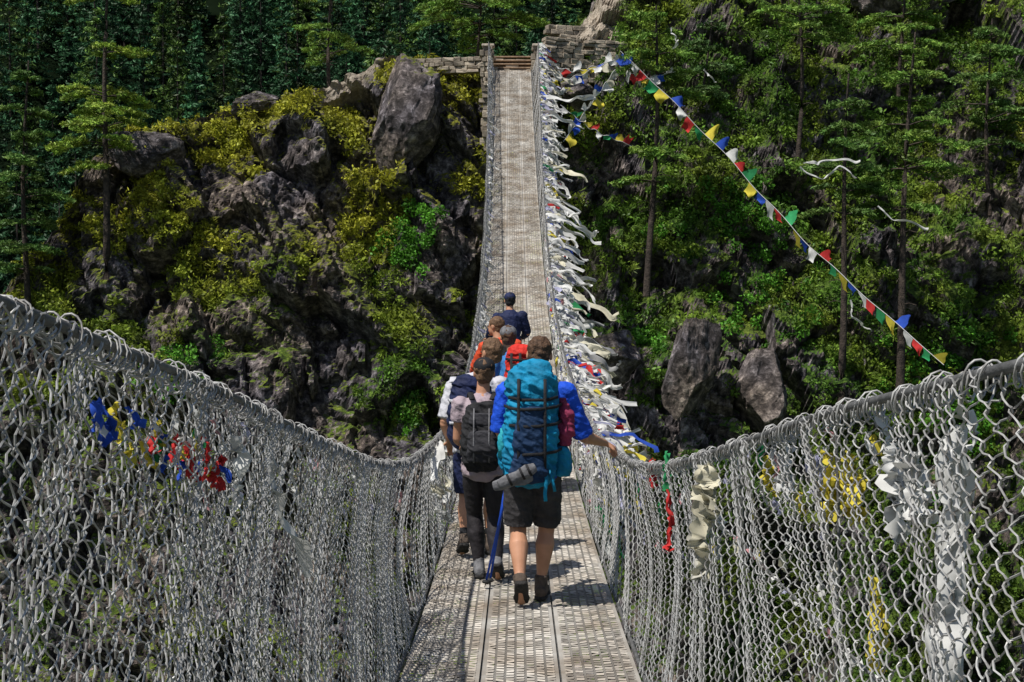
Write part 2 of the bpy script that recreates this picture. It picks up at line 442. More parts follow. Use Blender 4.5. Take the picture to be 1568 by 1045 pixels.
# ---------------------------------------------------------------- pines
def pine(name,base,H,cs,R,seed,lean=(0,0),dens=1.0,col=(.055,.10,.03),shape=.6,gaps=(),sp=(.5,.9)):
    rn=random.Random(seed)
    base=np.array(base,float)
    e=empty(name,base)
    mt=MB(); ts=np.linspace(0,1,14)
    cxs=np.stack([lean[0]*ts+.10*np.sin(ts*5+seed),lean[1]*ts+.08*np.cos(ts*4+seed)-.08,ts*H-.4*(1-ts)],-1)
    tubes(mt,cxs,.0125*H*(1-ts*.85)+.012,8)
    def tp(t): return np.array([np.interp(t,ts,cxs[:,k]) for k in range(3)])
    cents=[];rads=[];cc=[]
    z=cs*H
    while z<H*.985:
        t=z/H; tt=(t-cs)/(1-cs)
        if not any(a<t<b for a,b in gaps):
            prof=(1-tt)**shape*(.7+.3*min(1,tt*6))+.08
            for q in range(rn.randint(4,6)):
                az=rn.random()*6.283; L=R*prof*rn.uniform(.4,1.25)
                p0=tp(t)+np.array([0,0,rn.uniform(-.08,.08)])
                up=rn.uniform(-.10,.16)
                m=7; s_=np.linspace(0,1,m)
                bp=p0[None]+np.stack([math.cos(az)*L*s_,math.sin(az)*L*s_,L*(up*s_+.10*np.sin(s_*3.1)-.10*s_)],-1)
                tubes(mt,bp,.026*(1-s_*.8)*(.5+L/3),4)
                nn=max(2,int(L/.22))
                for k_ in range(nn):
                    f=.40+.65*(k_+rn.random())/nn
                    c=p0+np.array([math.cos(az)*L*f,math.sin(az)*L*f,L*(up*f+.1*math.sin(f*3.1)-.1*f)])
                    wd=.24*L*(1-abs(f-.6))
                    for side in (-1,0,1):
                        cents.append(c+np.array([-math.sin(az)*side*wd,math.cos(az)*side*wd,.06+rn.gauss(0,.03)])); rads.append(rn.uniform(.13,.24)); 
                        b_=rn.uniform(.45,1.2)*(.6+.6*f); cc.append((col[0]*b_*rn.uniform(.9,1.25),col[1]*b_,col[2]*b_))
        z+=rn.uniform(*sp)
    for q in range(14):
        t=rn.uniform(.25,cs+.05) if cs>.3 else rn.uniform(.05,.3); az=rn.random()*6.28; L=rn.uniform(.2,.7); p0=tp(t)
        tubes(mt,[p0,p0+np.array([math.cos(az)*L*.5,math.sin(az)*L*.5,.05]),p0+np.array([math.cos(az)*L,math.sin(az)*L,-.02])],.012,4)
    mt.build('trunk_and_limbs',[M_bark],e,True)
    ml=MB(); leaves(ml,np.array(cents),np.array(rads),int(26*dens),.17,.040,np.array(cc),flat=.36,horiz=.3)
    ml.build('needle_foliage',[M_needle],e)
G1=(.16,.29,.050); G2=(.115,.22,.050); G3=(.08,.155,.045); G4=(.24,.37,.055)
def tb(x,z): return (x,float(fy(x,z))-.3,z)
pine('pine_tree',tb(-15.1,.9),10.8,.36,1.7,1,(.35,0),1,G4,.3,gaps=((.63,.68),(.74,.84)))
pine('pine_tree',tb(-18.0,-.2),8.6,.16,1.5,2,(.1,0),1,G2,.5)
pine('pine_tree',(-7.9,58.5,7.6),6.8,.36,2.4,3,(0,0),1,G1,.3,gaps=((.55,.7),))
pine('pine_tree',(-1.9,61,8.6),6.0,.42,2.4,4,(.0,0),1,G1,.3)
pine('pine_tree',tb(4.35,.3),9.6,.40,1.5,5,(.25,0),1,G1,.25,gaps=((.48,.68),))
pine('pine_tree',tb(10.1,5.4),6.8,.60,2.0,6,(0,0),1,G1,.4)
pine('pine_tree',tb(10.35,-3.8),11.0,.60,1.45,7,(.35,0),1,G2,.5)
pine('pine_tree',tb(12.35,-3.4),12.0,.53,2.1,8,(.5,0),1,G1,.5)
pine('pine_tree',tb(16.6,3.2),6.6,.35,2.0,9,(0,0),1,G2,.5)
pine('pine_tree',tb(6.7,6.6),4.2,.25,1.3,10,(.2,0),1,G3,.5)
pine('pine_tree',tb(14.2,7.8),5.5,.3,1.9,11,(0,0),1,G1,.5)
pine('pine_tree',(4.4,58,11.2),4.5,.2,2.0,13,(0,0),1,G1,.5)

# distant forest (one mass)
mb=MB()
def spruce_pts(seed):
    r=np.random.default_rng(seed); c=[];rd=[];bb=[]
    for z in np.arange(.08,1,.05):
        R=.23*(1-z)**.85+.010; n=max(4,int(R*50))
        for k_ in range(n):
            az=r.random()*6.283; ln=r.uniform(.7,1.15); br=r.uniform(.7,1.2)
            for f in (.3,.55,.8,1.):
                q=R*f*ln; c.append((q*math.cos(az),q*math.sin(az),z-.40*q+r.normal()*.004)); rd.append(.024*(.7+f*.4)); bb.append((.22+1.0*f*f)*br*(.7+.5*z))  # crown shade painted into leaf colour: darker inside and low; tips also new growth
    return np.array(c),np.array(rd),np.array(bb)
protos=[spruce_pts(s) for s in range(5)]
nfor=0
yv=76.
while yv<140:
    step=2.75*yv/80
    xv=-46+rng.random()*step
    while xv<14:
        x=xv+rng.normal()*.6; y=yv+rng.normal()*1.2; xv+=step*rng.uniform(.75,1.35)
        if x/y>.07 or x/y<-.39: continue
        z=float(hz(x,y)); H=rng.uniform(6.5,12.5)
        lim=np.interp(x/y*55,CX,CZ)/55
        if (z+H)/y<lim-.005 or z/y>.24: continue
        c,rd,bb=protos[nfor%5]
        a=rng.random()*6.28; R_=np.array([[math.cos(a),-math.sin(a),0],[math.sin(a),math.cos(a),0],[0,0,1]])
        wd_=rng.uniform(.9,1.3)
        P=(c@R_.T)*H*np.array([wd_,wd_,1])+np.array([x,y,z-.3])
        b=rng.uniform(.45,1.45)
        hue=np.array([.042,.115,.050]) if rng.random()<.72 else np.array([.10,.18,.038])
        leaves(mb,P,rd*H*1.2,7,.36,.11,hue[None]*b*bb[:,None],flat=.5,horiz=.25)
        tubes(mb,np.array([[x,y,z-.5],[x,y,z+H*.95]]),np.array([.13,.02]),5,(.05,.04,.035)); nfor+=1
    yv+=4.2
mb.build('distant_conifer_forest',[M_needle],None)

# ---------------------------------------------------------------- landing
def stonewall(name,x0,x1,y0,y1,z0,z1,seed,slope=0,sz=(.34,.16)):
    rn=random.Random(seed); bm=bmesh.new()
    L=math.hypot(x1-x0,y1-y0); z=0
    H=z1-z0
    while z<H:
        h=rn.uniform(.7,1.2)*sz[1]; s=-rn.random()*.2
        while s<L:
            w=rn.uniform(.5,1.4)*sz[0]; t=(s+w/2)/L
            if rn.random()<.97 and z+h<H+slope*t+.05+rn.random()*.08:
                r=bmesh.ops.create_cube(bm,size=1)
                dep=rn.uniform(.35,.5)
                for v in r['verts']:
                    v.co=Vector((v.co.x*w*.97,v.co.y*dep,v.co.z*h*.96))
                    v.co+=Vector((rn.gauss(0,.012),rn.gauss(0,.02),rn.gauss(0,.008)))
                bmesh.ops.rotate(bm,verts=r['verts'],cent=(0,0,0),matrix=Matrix.Rotation(math.atan2(y1-y0,x1-x0)+rn.gauss(0,.05),3,'Z'))
                bmesh.ops.translate(bm,verts=r['verts'],vec=(x0+(x1-x0)*t,y0+(y1-y0)*t+rn.gauss(0,.03),z0+z+h/2))
            s+=w
        z+=h
        if z>H+max(slope,0): break
    bmesh.ops.bevel(bm,geom=bm.edges[:],offset=.018,segments=1,affect='EDGES')
    me=bpy.data.meshes.new(name); bm.to_mesh(me); bm.free()
    ca=me.color_attributes.new('Col','FLOAT_COLOR','POINT')
    nv=len(me.vertices); r_=np.repeat(rng.uniform(.6,1.35,(nv//24+1)),24)[:nv]
    ca.data.foreach_set('color',np.stack([r_,r_*.95,r_*.88,np.ones(nv)],1).astype(np.float32).ravel())
    me.materials.append(M_stone); return me
def addmesh(name,me,parent=None,loc=(0,0,0)):
    o=bpy.data.objects.new(name,me); o.location=loc; return link(o,parent)
addmesh('dry_stone_wall',stonewall('w',-4.3,-1.5,53.8,53.2,8.2,8.8,1))
addmesh('dry_stone_wall',stonewall('w',.75,3.4,53.2,54.2,7.9,9.4,2,slope=.9))
addmesh('dry_stone_wall',stonewall('w',.9,2.6,54.6,55.2,9.0,10.2,3,slope=.8))
addmesh('stone_abutment',stonewall('a',-1.45,.65,52.25,52.25,5.2,7.98,4,sz=(.45,.25)))
st=empty('stone_staircase',(-.39,52.1,8.02))
for i in range(5):
    me=stonewall('s',-.72,.72,.22+i*.34,.22+i*.34,-.1,.02+i*.19,20+i,sz=(.5,.19)); addmesh('step_%d'%(i+1),me,st)
    bm=bmesh.new(); bmesh.ops.create_cube(bm,size=1); bmesh.ops.scale(bm,vec=(1.5,.40,.05),verts=bm.verts); bmesh.ops.bevel(bm,geom=bm.edges[:],offset=.01,affect='EDGES')
    me=bpy.data.meshes.new('tread'); bm.to_mesh(me); bm.free(); me.materials.append(M_wood); addmesh('tread_%d'%(i+1),me,st,(0,.2+i*.34,.05+i*.19+.02))
for x in (-1.32,.52):
    p=empty('stone_gate_post',(x,52.2,7.2))
    me=stonewall('shaft',-.10,.14,0,0,0,1.75,int(30+x),sz=(.2,.2)); addmesh('shaft',me,p)
    bm=bmesh.new(); bmesh.ops.create_cube(bm,size=1); bmesh.ops.scale(bm,vec=(.46,.5,.09),verts=bm.verts); bmesh.ops.bevel(bm,geom=bm.edges[:],offset=.02,affect='EDGES')
    me=bpy.data.meshes.new('cap'); bm.to_mesh(me); bm.free(); me.materials.append(M_stone)
    ca=me.color_attributes.new('Col','FLOAT_COLOR','POINT'); ca.data.foreach_set('color',np.tile(np.array([1.6,1.55,1.5,1],np.float32),len(me.vertices)))
    addmesh('cap',me,p,(0.02,0,1.83))

# ---------------------------------------------------------------- prayer flags and scarves
WHT=(.80,.80,.78); CRM=(.76,.72,.56); BLU=(.03,.10,.58); RED=(.62,.04,.04); YEL=(.74,.62,.07); GRN=(.04,.36,.13); PNK=(.68,.34,.36); LAV=(.50,.50,.68); GRY=(.45,.45,.45)
def ribbon(mb,pts,w,col,seg=14,twist=1.5,crump=.02,wd=(0,0,1),taper=.3,fr=1.0):
    pts=np.array(pts,float); t=np.linspace(0,1,len(pts)); s=np.linspace(0,1,seg+1)
    P=np.stack([np.interp(s,t,pts[:,k]) for k in range(3)],-1)
    for _ in range(2):
        Pi=P.copy(); Pi[1:-1]=.25*P[:-2]+.5*P[1:-1]+.25*P[2:]; P=Pi
    for hm in (1.3,2.9,5.2):
        P+=crump/hm*1.6*np.sin(s[:,None]*hm*3.14*fr+rng.random(3)[None]*6.28)*s[:,None]**.5
    T=np.gradient(P,axis=0); T/=np.linalg.norm(T,axis=1,keepdims=True)+1e-9
    A=np.cross(T,np.cross(np.array(wd,float)[None],T)+1e-4); A/=np.linalg.norm(A,axis=1,keepdims=True)+1e-9
    B=np.cross(T,A); ph=rng.random()*6.28+twist*s*rng.normal()*1.5
    D=np.cos(ph)[:,None]*A+np.sin(ph)[:,None]*B
    ww=w*(1-taper*(1-np.minimum(1,s*4)))*(1+.25*np.sin(s*7*fr+rng.random()*6))
    B2=np.cross(T,D)
    fold=B2*(w*.3*np.sin(s*8*fr+rng.random()*6))[:,None]
    fo2=B2*(w*.25*np.sin(s*11*fr+rng.random()*6))[:,None]
    V=np.concatenate([P-D*ww[:,None]/2+fo2,P-D*ww[:,None]*.17+fold,P+D*ww[:,None]*.17-fold,P+D*ww[:,None]/2+fo2]); n=seg+1; i=np.arange(seg)
    F=np.concatenate([np.stack([i+a*n,i+(a+1)*n,i+(a+1)*n+1,i+a*n+1],1) for a in range(3)])
    v=.80+.3*rng.random()
    mb.add(V,F,np.array(col)*v)
def pick():
    r=random.random()
    if r<.64: return WHT
    if r<.73: return CRM
    if r<.82: return LAV
    if r<.88: return GRY
    return random.choice((BLU,RED,YEL,GRN,BLU,PNK))
mb=MB()
for i in range(4600):
    y=12.5+39.3*random.random()**.9
    p=rail(1,np.array([y]))[0]; dn=random.random()**1.3*.9
    p=p+np.array([.03,0,-dn+.03])
    L=random.uniform(.14,.40)*(1 if random.random()<.86 else 2.0)
    sx=random.uniform(.15,.95); sz=-math.sqrt(1-min(.98,sx*sx))*.95
    dr=np.array([sx,random.gauss(-.15,.25),sz])*L
    k_=.55 if y<20 else 1
    ribbon(mb,[p,p+dr*.5+np.array([0.03*random.random(),0,.03]),p+dr],random.uniform(.04,.12)*k_,pick(),6,1.5,.035)
for i in range(200):
    y=12.0+8*random.random(); p=rail(1,np.array([y]))[0]+np.array([.02,0,-random.random()*.35])
    dr=np.array([random.uniform(.1,.48),random.gauss(-.1,.15),-random.uniform(.05,.3)])
    ribbon(mb,[p,p+dr*.5,p+dr],random.uniform(.03,.085),random.choice((WHT,WHT,WHT,YEL,BLU,RED,LAV,CRM,WHT,WHT,WHT)),10,1.5,.05)
mb.build('prayer_flags',[M_cloth],None,True)
mb=MB()
for (y,dx,dz_,w,c) in ((46,1.9,-.10,.15,WHT),(44,1.3,-.3,.09,WHT),(39,1.2,-.5,.12,CRM),(35,1.4,-.95,.14,WHT),(33.5,1.3,-.5,.09,WHT),(27.5,1.25,-.95,.14,CRM),(30,1.1,-1.3,.06,WHT),(48,1.0,-.6,.12,WHT),(25,.45,-.8,.13,WHT)):
    p=rail(1,np.array([y]))[0]; a=p+np.array([dx*.35,-.1,dz_*.25]); b=p+np.array([dx*.7,-.2,dz_*.72]); c2=p+np.array([dx,-.3,dz_])
    ribbon(mb,[p,a,b,c2],w,c,30,1.5,.08,fr=1.4)
for i in range(110):
    y=18+33*random.random(); dx=random.uniform(.25,.85); dz_=-random.uniform(.1,.8)
    p=rail(1,np.array([y]))[0]+np.array([.03,0,-.5*random.random()**2]); a=p+np.array([dx*.35,-.05,dz_*.2]); b=p+np.array([dx*.7,-.1,dz_*.65]); c2=p+np.array([dx,-.15,dz_])
    ribbon(mb,[p,a,b,c2],random.uniform(.05,.11),random.choice((WHT,WHT,WHT,CRM,GRY)),18,1.5,.07,fr=1.2)
mb.build('ceremonial_scarves',[M_cloth],None,True)
mb=MB()
for i in range(520):
    y=11+41*random.random(); p=rail(-1,np.array([y]))[0]+np.array([0,0,-(random.random()**2)*.7])
    L=random.uniform(.10,.32); dr=np.array([random.uniform(-.1,.7),random.gauss(0,.2),-random.uniform(.2,.9)])*L
    ribbon(mb,[p,p+dr*.5,p+dr],random.uniform(.025,.06),random.choice((WHT,WHT,WHT,WHT,LAV,GRY,CRM)),6,1.2,.015)
for (y,dx,dz_) in ((24,.55,-.25),(25,.4,-.2),(44,.35,-.3),(40,.3,-.2),(18,.3,-.15)):
    p=rail(-1,np.array([y]))[0]+np.array([0,0,-.25]); ribbon(mb,[p,p+np.array([dx*.5,0,dz_*.3]),p+np.array([dx,0,dz_])],.04,WHT,12,1,.02)
mb.build('tied_cloth_strips',[M_cloth],None,True)

def flagline(name,pts,sp,fs,cols=(BLU,WHT,RED,GRN,YEL)):
    mb=MB(); pts=np.array(pts,float); t=np.linspace(0,1,len(pts)); s=np.linspace(0,1,60)
    P=np.stack([np.interp(s,t,pts[:,k]) for k in range(3)],-1)
    for _ in range(60):
        P[1:-1]=.25*P[:-2]+.5*P[1:-1]+.25*P[2:]
    P[:,2]+=.05*np.sin(s*37)*np.sin(s*3.14)
    tubes(mb,P,.012,4,(.7,.7,.7))
    seg=np.concatenate([[0],np.cumsum(np.linalg.norm(np.diff(P,axis=0),axis=1))]); L=seg[-1]; q=.1;i=0
    while q<L-fs:
        f1=fs*random.uniform(.8,1.1)
        a=np.array([np.interp(q,seg,P[:,k]) for k in range(3)]); b=np.array([np.interp(q+f1,seg,P[:,k]) for k in range(3)])
        if random.random()<.96:
            n=6; G=[]
            T=(b-a)/np.linalg.norm(b-a); dn=np.array([0,0,-1.])+T*T[2]; dn/=np.linalg.norm(dn)+1e-6
            sg=1 if random.random()<.8 else -.7
            wv=dn*sg+T*random.uniform(-.3,.6)+np.array([random.uniform(0,.4),random.gauss(-.1,.3),0]); wv=wv/np.linalg.norm(wv)*fs*random.uniform(.6,1.05)
            ph=random.random()*6; cl=random.uniform(.05,.5)
            for u in range(n):
                for v in range(n):
                    f=u/(n-1); g=v/(n-1); ff=.5+(f-.5)*(1-cl*g)
                    G.append(a*(1-ff)+b*ff+wv*g*(1-.15*math.sin(f*5+ph))+T*fs*.15*math.sin(g*3+ph)*g+np.array([.2,-1,.3])*.14*fs*math.sin(g*4+f*4+ph)*g*2)
            id_=np.arange(n*n).reshape(n,n)
            mb.add(np.array(G),np.stack([id_[:-1,:-1],id_[:-1,1:],id_[1:,1:],id_[1:,:-1]],-1).reshape(-1,4),np.array(cols[i%len(cols)])*random.uniform(.8,1.15))
        i+=1; q+=fs*random.uniform(.9,1.25)*sp
    mb.build(name,[M_cloth],None,True)
flagline('prayer_flag_string',[(3.3,49.0,8.3),(4.8,48.6,6.8),(7,47.5,4.35),(8.7,45.5,1.85),(10.2,43,.0),(11.8,40,-2.0)],1.0,.44)
flagline('prayer_flag_string',[(.6,51.4,8.35),(1.8,51.2,7.9),(3.2,51,8.3)],.9,.32,(YEL,BLU,WHT,RED,WHT,YEL))
flagline('prayer_flag_string',[(.6,50.5,7.6),(1.6,50.2,7.5),(3.3,49.8,8.2)],.8,.30,(WHT,YEL,WHT,CRM,WHT,BLU))
flagline('prayer_flag_string',[(3.4,49.5,8.1),(2.6,49,6.9),(1.3,47,5.0)],.75,.38,(WHT,WHT,CRM,WHT,BLU,WHT,YEL))
flagline('prayer_flag_string',[(3.4,49.6,8.1),(3.9,49,7.3),(5.2,49,7.6)],.75,.36,(BLU,WHT,RED,WHT,YEL,WHT))
flagline('prayer_flag_string',[(1.2,47,6.2),(2.2,47,5.4),(3.6,47.5,4.9)],.9,.28,(WHT,GRN,BLU,YEL,RED))
mb=MB()
for pts in (((8.7,45,4.0),(9.3,45,3.6),(9.9,45,3.9),(10.6,45,3.7)),((8.8,45,4.1),(9.4,45,4.2),(10.6,45,4.1)),((10.9,44,2.7),(11.6,44,2.2),(12.4,44,2.0)),((5.0,48.5,9.0),(5.2,48.4,8.2)),((6.1,48.5,7.6),(6.4,48.4,7.2)),((10.3,45,-.2),(10.5,45,-.9),(10.9,45,-1.2))):
    ribbon(mb,pts,.08,WHT,30,2,.08,fr=1.5)
mb.build('torn_scarf_on_tree',[M_cloth],None,True)

def np_(s,y,z,out=.03):
    R=rail(s,np.array([y]))[0]; D=np.array([s*.665,y,float(dz(y))]); v=(R[2]-z)/(R[2]-D[2]); q=R*(1-v)+D*v; q[0]+=s*(out+.05*math.sin(max(0,min(1,v))*3.14)); q[2]=z; return q
mb=MB()
for i in range(44):
    f=random.random(); y=2.85+1.15*f; z=-.19-.22*f-random.random()*.10
    p=np_(-1,y,z,.0); dr=np.array([random.gauss(0,.012),random.uniform(-.03,.05),-random.uniform(.03,.07)])
    ribbon(mb,[p,p+dr*.5,p+dr],random.uniform(.018,.034),random.choice((BLU,WHT,BLU)) if f<.12 else random.choice((RED,YEL,YEL,WHT,GRN,RED,YEL,WHT,BLU)),8,1,.008,fr=.6)
ribbon(mb,[np_(-1,4.75,-.50,.0),np_(-1,4.8,-.62,.0),np_(-1,5.0,-.78,.0),np_(-1,5.4,-1.05,.0)],.045,WHT,40,2,.012,fr=2)
ribbon(mb,[np_(-1,4.2,-.42,0),np_(-1,4.3,-.62,0)],.07,WHT,24,2,.015,fr=1.5)
ribbon(mb,[np_(-1,11.5,-1.2,-.03),np_(-1,11,-1.28,-.08),np_(-1,10.6,-1.36,-.1)],.07,WHT,12,1,.02)
for i in range(30):
    y=3.6+6*random.random(); p=np_(-1,y,float(rail(-1,np.array([y]))[0][2])-.03-.3*random.random()); ribbon(mb,[p,p+np.array([.01,.02,-.06])],.02,random.choice((WHT,LAV,WHT,PNK)),6,1,.008)
for (y0,za,zb,w,c,o_) in ((6.1,-.74,-1.2,.085,CRM,-.06),(6.0,-.72,-.95,.09,CRM,-.06),(6.15,-.95,-1.22,.08,(.7,.68,.6),-.06),(7.7,-.86,-1.08,.035,GRN,-.02),(7.6,-1.05,-1.36,.03,RED,-.02),(2.95,-.27,-.95,.065,WHT,.03),(3.0,-.3,-1.1,.04,WHT,.03),(3.85,-.43,-.60,.06,YEL,.03),(4.1,-.46,-.62,.05,YEL,.03),(3.4,-.36,-.56,.07,WHT,.03),(3.25,-.36,-.52,.06,WHT,.03),(3.6,-.72,-.95,.03,YEL,.05),(2.5,-.22,-.34,.04,PNK,.05),(2.47,-.60,-.92,.09,(.18,.18,.22),.05),(4.9,-.55,-.68,.04,WHT,.05),(4.4,-.50,-.60,.04,LAV,.05),(5.2,-.6,-.72,.04,YEL,.05),(8.6,-1.0,-1.16,.04,RED,.02)):
    n=5; pts=[np_(1,y0-.02*k+random.gauss(0,.01),za+(zb-za)*k/(n-1),o_) for k in range(n)]
    ribbon(mb,pts,w,c,40,2,.012,fr=2)
    ribbon(mb,[q+np.array([.015,.02,-.01]) for q in pts],w*.7,c,40,2,.016,fr=2.5)
for i in range(70):
    y=2.6+7*random.random(); R=rail(1,np.array([y]))[0]; z=float(R[2])-.02-(random.random()**2)*.45
    p=np_(1,y,z); ribbon(mb,[p,p+np.array([.01,random.gauss(0,.02),-random.uniform(.04,.10)])],random.uniform(.012,.03),random.choice((WHT,WHT,LAV,PNK,YEL,WHT,GRN,CRM)),8,1,.008)
for y in np.arange(2.2,9,.16):
    z=float(dz(y))+.62-.02*abs(y-8); p=np.array([1.25,y,z]); ribbon(mb,[p,p+np.array([0,.09,.0]),p+np.array([.01,.15,-.03])],.03,random.choice((WHT,WHT,WHT,PNK,LAV)),5,1,.008)
mb.build('cloth_caught_in_netting',[M_cloth],None,True)

# ---------------------------------------------------------------- people
def loft(bm,rings,n=14,lat=(1,0,0),e=1.0,cap=.4):
    rs=[(Vector(c),rx,ry) for c,rx,ry in rings]
    t0=(rs[1][0]-rs[0][0]).normalized(); t1=(rs[-1][0]-rs[-2][0]).normalized()
    if cap:
        m0=min(rs[0][1:])*cap; m1=min(rs[-1][1:])*cap
        rs=[(rs[0][0]-t0*m0,rs[0][1]*.6,rs[0][2]*.6)]+rs+[(rs[-1][0]+t1*m1,rs[-1][1]*.6,rs[-1][2]*.6)]
    loops=[]
    for i,(c,rx,ry) in enumerate(rs):
        a=rs[max(i-1,0)][0]; b=rs[min(i+1,len(rs)-1)][0]; T=(b-a).normalized()
        L=Vector(lat); L=L-T*L.dot(T)
        if L.length<.15: L=Vector((0,1,0)); L=L-T*L.dot(T)
        L.normalize(); W=T.cross(L)
        ring=[]
        for k in range(n):
            an=2*math.pi*k/n; cc=math.cos(an); ss=math.sin(an)
            ring.append(bm.verts.new(c+L*rx*math.copysign(abs(cc)**e,cc)+W*ry*math.copysign(abs(ss)**e,ss)))
        loops.append(ring)
    for a,b in zip(loops[:-1],loops[1:]):
        for k in range(n): bm.faces.new((a[k],a[(k+1)%n],b[(k+1)%n],b[k]))
    bm.faces.new(loops[0][::-1]); bm.faces.new(loops[-1])
def ell(bm,c,r,M=None,sub=3):
    res=bmesh.ops.create_icosphere(bm,subdivisions=sub,radius=1)
    for v in res['verts']:
        p=Vector((v.co.x*r[0],v.co.y*r[1],v.co.z*r[2]))
        if M: p=M@p
        v.co=p+Vector(c)
def finish(bm,name,mat,parent,vox=None,sm=4,wr=0,seed=0,smooth=True):
    me=bpy.data.meshes.new(name); bmesh.ops.recalc_face_normals(bm,faces=bm.faces[:]); bm.to_mesh(me); bm.free()
    if vox:
        o=bpy.data.objects.new('tmp',me); COL.objects.link(o)
        m=o.modifiers.new('r','REMESH'); m.mode='VOXEL'; m.voxel_size=vox
        s=o.modifiers.new('s','SMOOTH'); s.factor=.5; s.iterations=sm
        dg=bpy.context.evaluated_depsgraph_get(); me2=bpy.data.meshes.new_from_object(o.evaluated_get(dg))
        bpy.data.objects.remove(o); me=me2; me.name=name
    if wr:
        nn=[v.normal.copy() for v in me.vertices]
        for v,nv in zip(me.vertices,nn):
            p=v.co; q=Vector((p.x*9,p.y*9,p.z*16+p.x*8))+Vector((seed,seed,seed))
            v.co=p+nv*wr*(noise.noise(q)+.6*noise.noise(q*2.3)+.7*(.35-abs(noise.noise(q*1.4+Vector((5,5,5))))*2))
    me.materials.clear(); me.materials.append(mat)
    for p in me.polygons: p.use_smooth=smooth
    o=bpy.data.objects.new(name,me); return link(o,parent)
def lerp(a,b,t): return Vector(a)*(1-t)+Vector(b)*t

M_skin=pmat('skin_tanned',(.54,.28,.175),(.44,.22,.13),12,.5,0,.15,60,dist=.003)
M_hairb=pmat('hair_brown',(.12,.065,.035),(.045,.025,.015),60,.6,0,.9,90,dist=.01)
M_hairl=pmat('hair_light_brown',(.19,.11,.06),(.09,.05,.028),60,.6,0,.9,90,dist=.01)
M_black=pmat('black_fabric',(.020,.020,.022),(.011,.011,.013),20,.8,0,.5,60)
M_short=pmat('charcoal_shorts',(.050,.047,.050),(.026,.024,.026),10,.85,0,.6,30,dist=.02)
M_legg=pmat('dark_leggings',(.028,.024,.028),(.015,.013,.015),20,.7,0,.3,60)
M_boot=pmat('boot_suede',(.12,.09,.07),(.055,.042,.034),25,.9,0,.6,60)
M_sole=pmat('boot_sole',(.035,.032,.03),(.018,.018,.018),40,.8,0,.8,80)
M_grey=pmat('grey_fabric',(.20,.20,.21),(.10,.10,.11),25,.85,0,.5,60)
M_dgrey=pmat('dark_grey_fabric',(.040,.040,.047),(.022,.022,.026),15,.8,0,.5,40)
def fab(name,c,k=.55,sc=7): return pmat(name,c,tuple(v*k for v in c),sc,.75,0,.7,22,dist=.02)
M_royal=fab('royal_blue_shirt',(.012,.095,.72),.7)
M_teal=fab('teal_ripstop',(.003,.25,.46),.55); M_teald=fab('dark_blue_fabric',(.008,.035,.10)); M_teall=fab('light_teal_fabric',(.03,.42,.50),.7)
M_maroon=fab('maroon_fabric',(.30,.035,.095)); M_navy=fab('navy_fabric',(.012,.020,.075)); M_white=fab('white_fabric',(.55,.55,.60),.8)
M_pink=fab('pale_pink_top',(.40,.32,.36),.8); M_red=fab('red_pack_fabric',(.64,.03,.02),.7); M_orange=fab('orange_fabric',(.70,.08,.025),.7)
M_blue2=fab('light_blue_shirt',(.04,.20,.50),.7)
M_eye=pmat('eye',(.05,.03,.02),(.02,.01,.01),5,.2,0,0); M_pole=pmat('blue_pole',(.02,.10,.65),(.02,.07,.45),10,.3,.2,0); M_cork=pmat('cork_grip',(.03,.03,.03),(.02,.02,.02),10,.7)
M_sock=pmat('dark_sock',(.03,.03,.035),(.02,.02,.02),30,.9,0,.4,80)
M_lip=pmat('lips',(.35,.12,.09),(.3,.1,.08),10,.5)

def hand(bm,w,d,n,side,curl=.5,s=1.0):
    d=Vector(d).normalized(); n=Vector(n); n=(n-d*n.dot(d)).normalized(); l=d.cross(n)*side
    w=Vector(w)
    loft(bm,[(w-d*.01,.026*s,.020*s),(w+d*.03*s,.036*s,.017*s),(w+d*.07*s,.041*s,.016*s),(w+d*.092*s,.038*s,.013*s)],12,lat=l)
    for i,(o,L) in enumerate(((.030,.070),(.011,.078),(-.009,.073),(-.028,.058))):
        b=w+d*.082*s+l*o*s; L*=s; dd=(d+l*o*2.0).normalized(); pts=[(b,.0095*s,.009*s)]; an=curl*.5
        p=b
        for k,fr in enumerate((.42,.32,.26)):
            an+=curl*.55*(1 if k else .4); v=dd*math.cos(an)+n*math.sin(an); p=p+v*L*fr; r=(.0088-.001*k)*s; pts.append((p,r,r))
        loft(bm,pts,8,lat=l)
    b=w+d*.025*s+l*.028*s
    p1=b+(d*.6+l*.8+n*.2).normalized()*.036*s; p2=p1+(d*.85+l*.35+n*.4).normalized()*.03*s; p3=p2+(d*.9+n*.5).normalized()*.022*s
    loft(bm,[(b,.014*s,.012*s),(p1,.0115*s,.011*s),(p2,.010*s,.0095*s),(p3,.0085*s,.008*s)],8,lat=n)

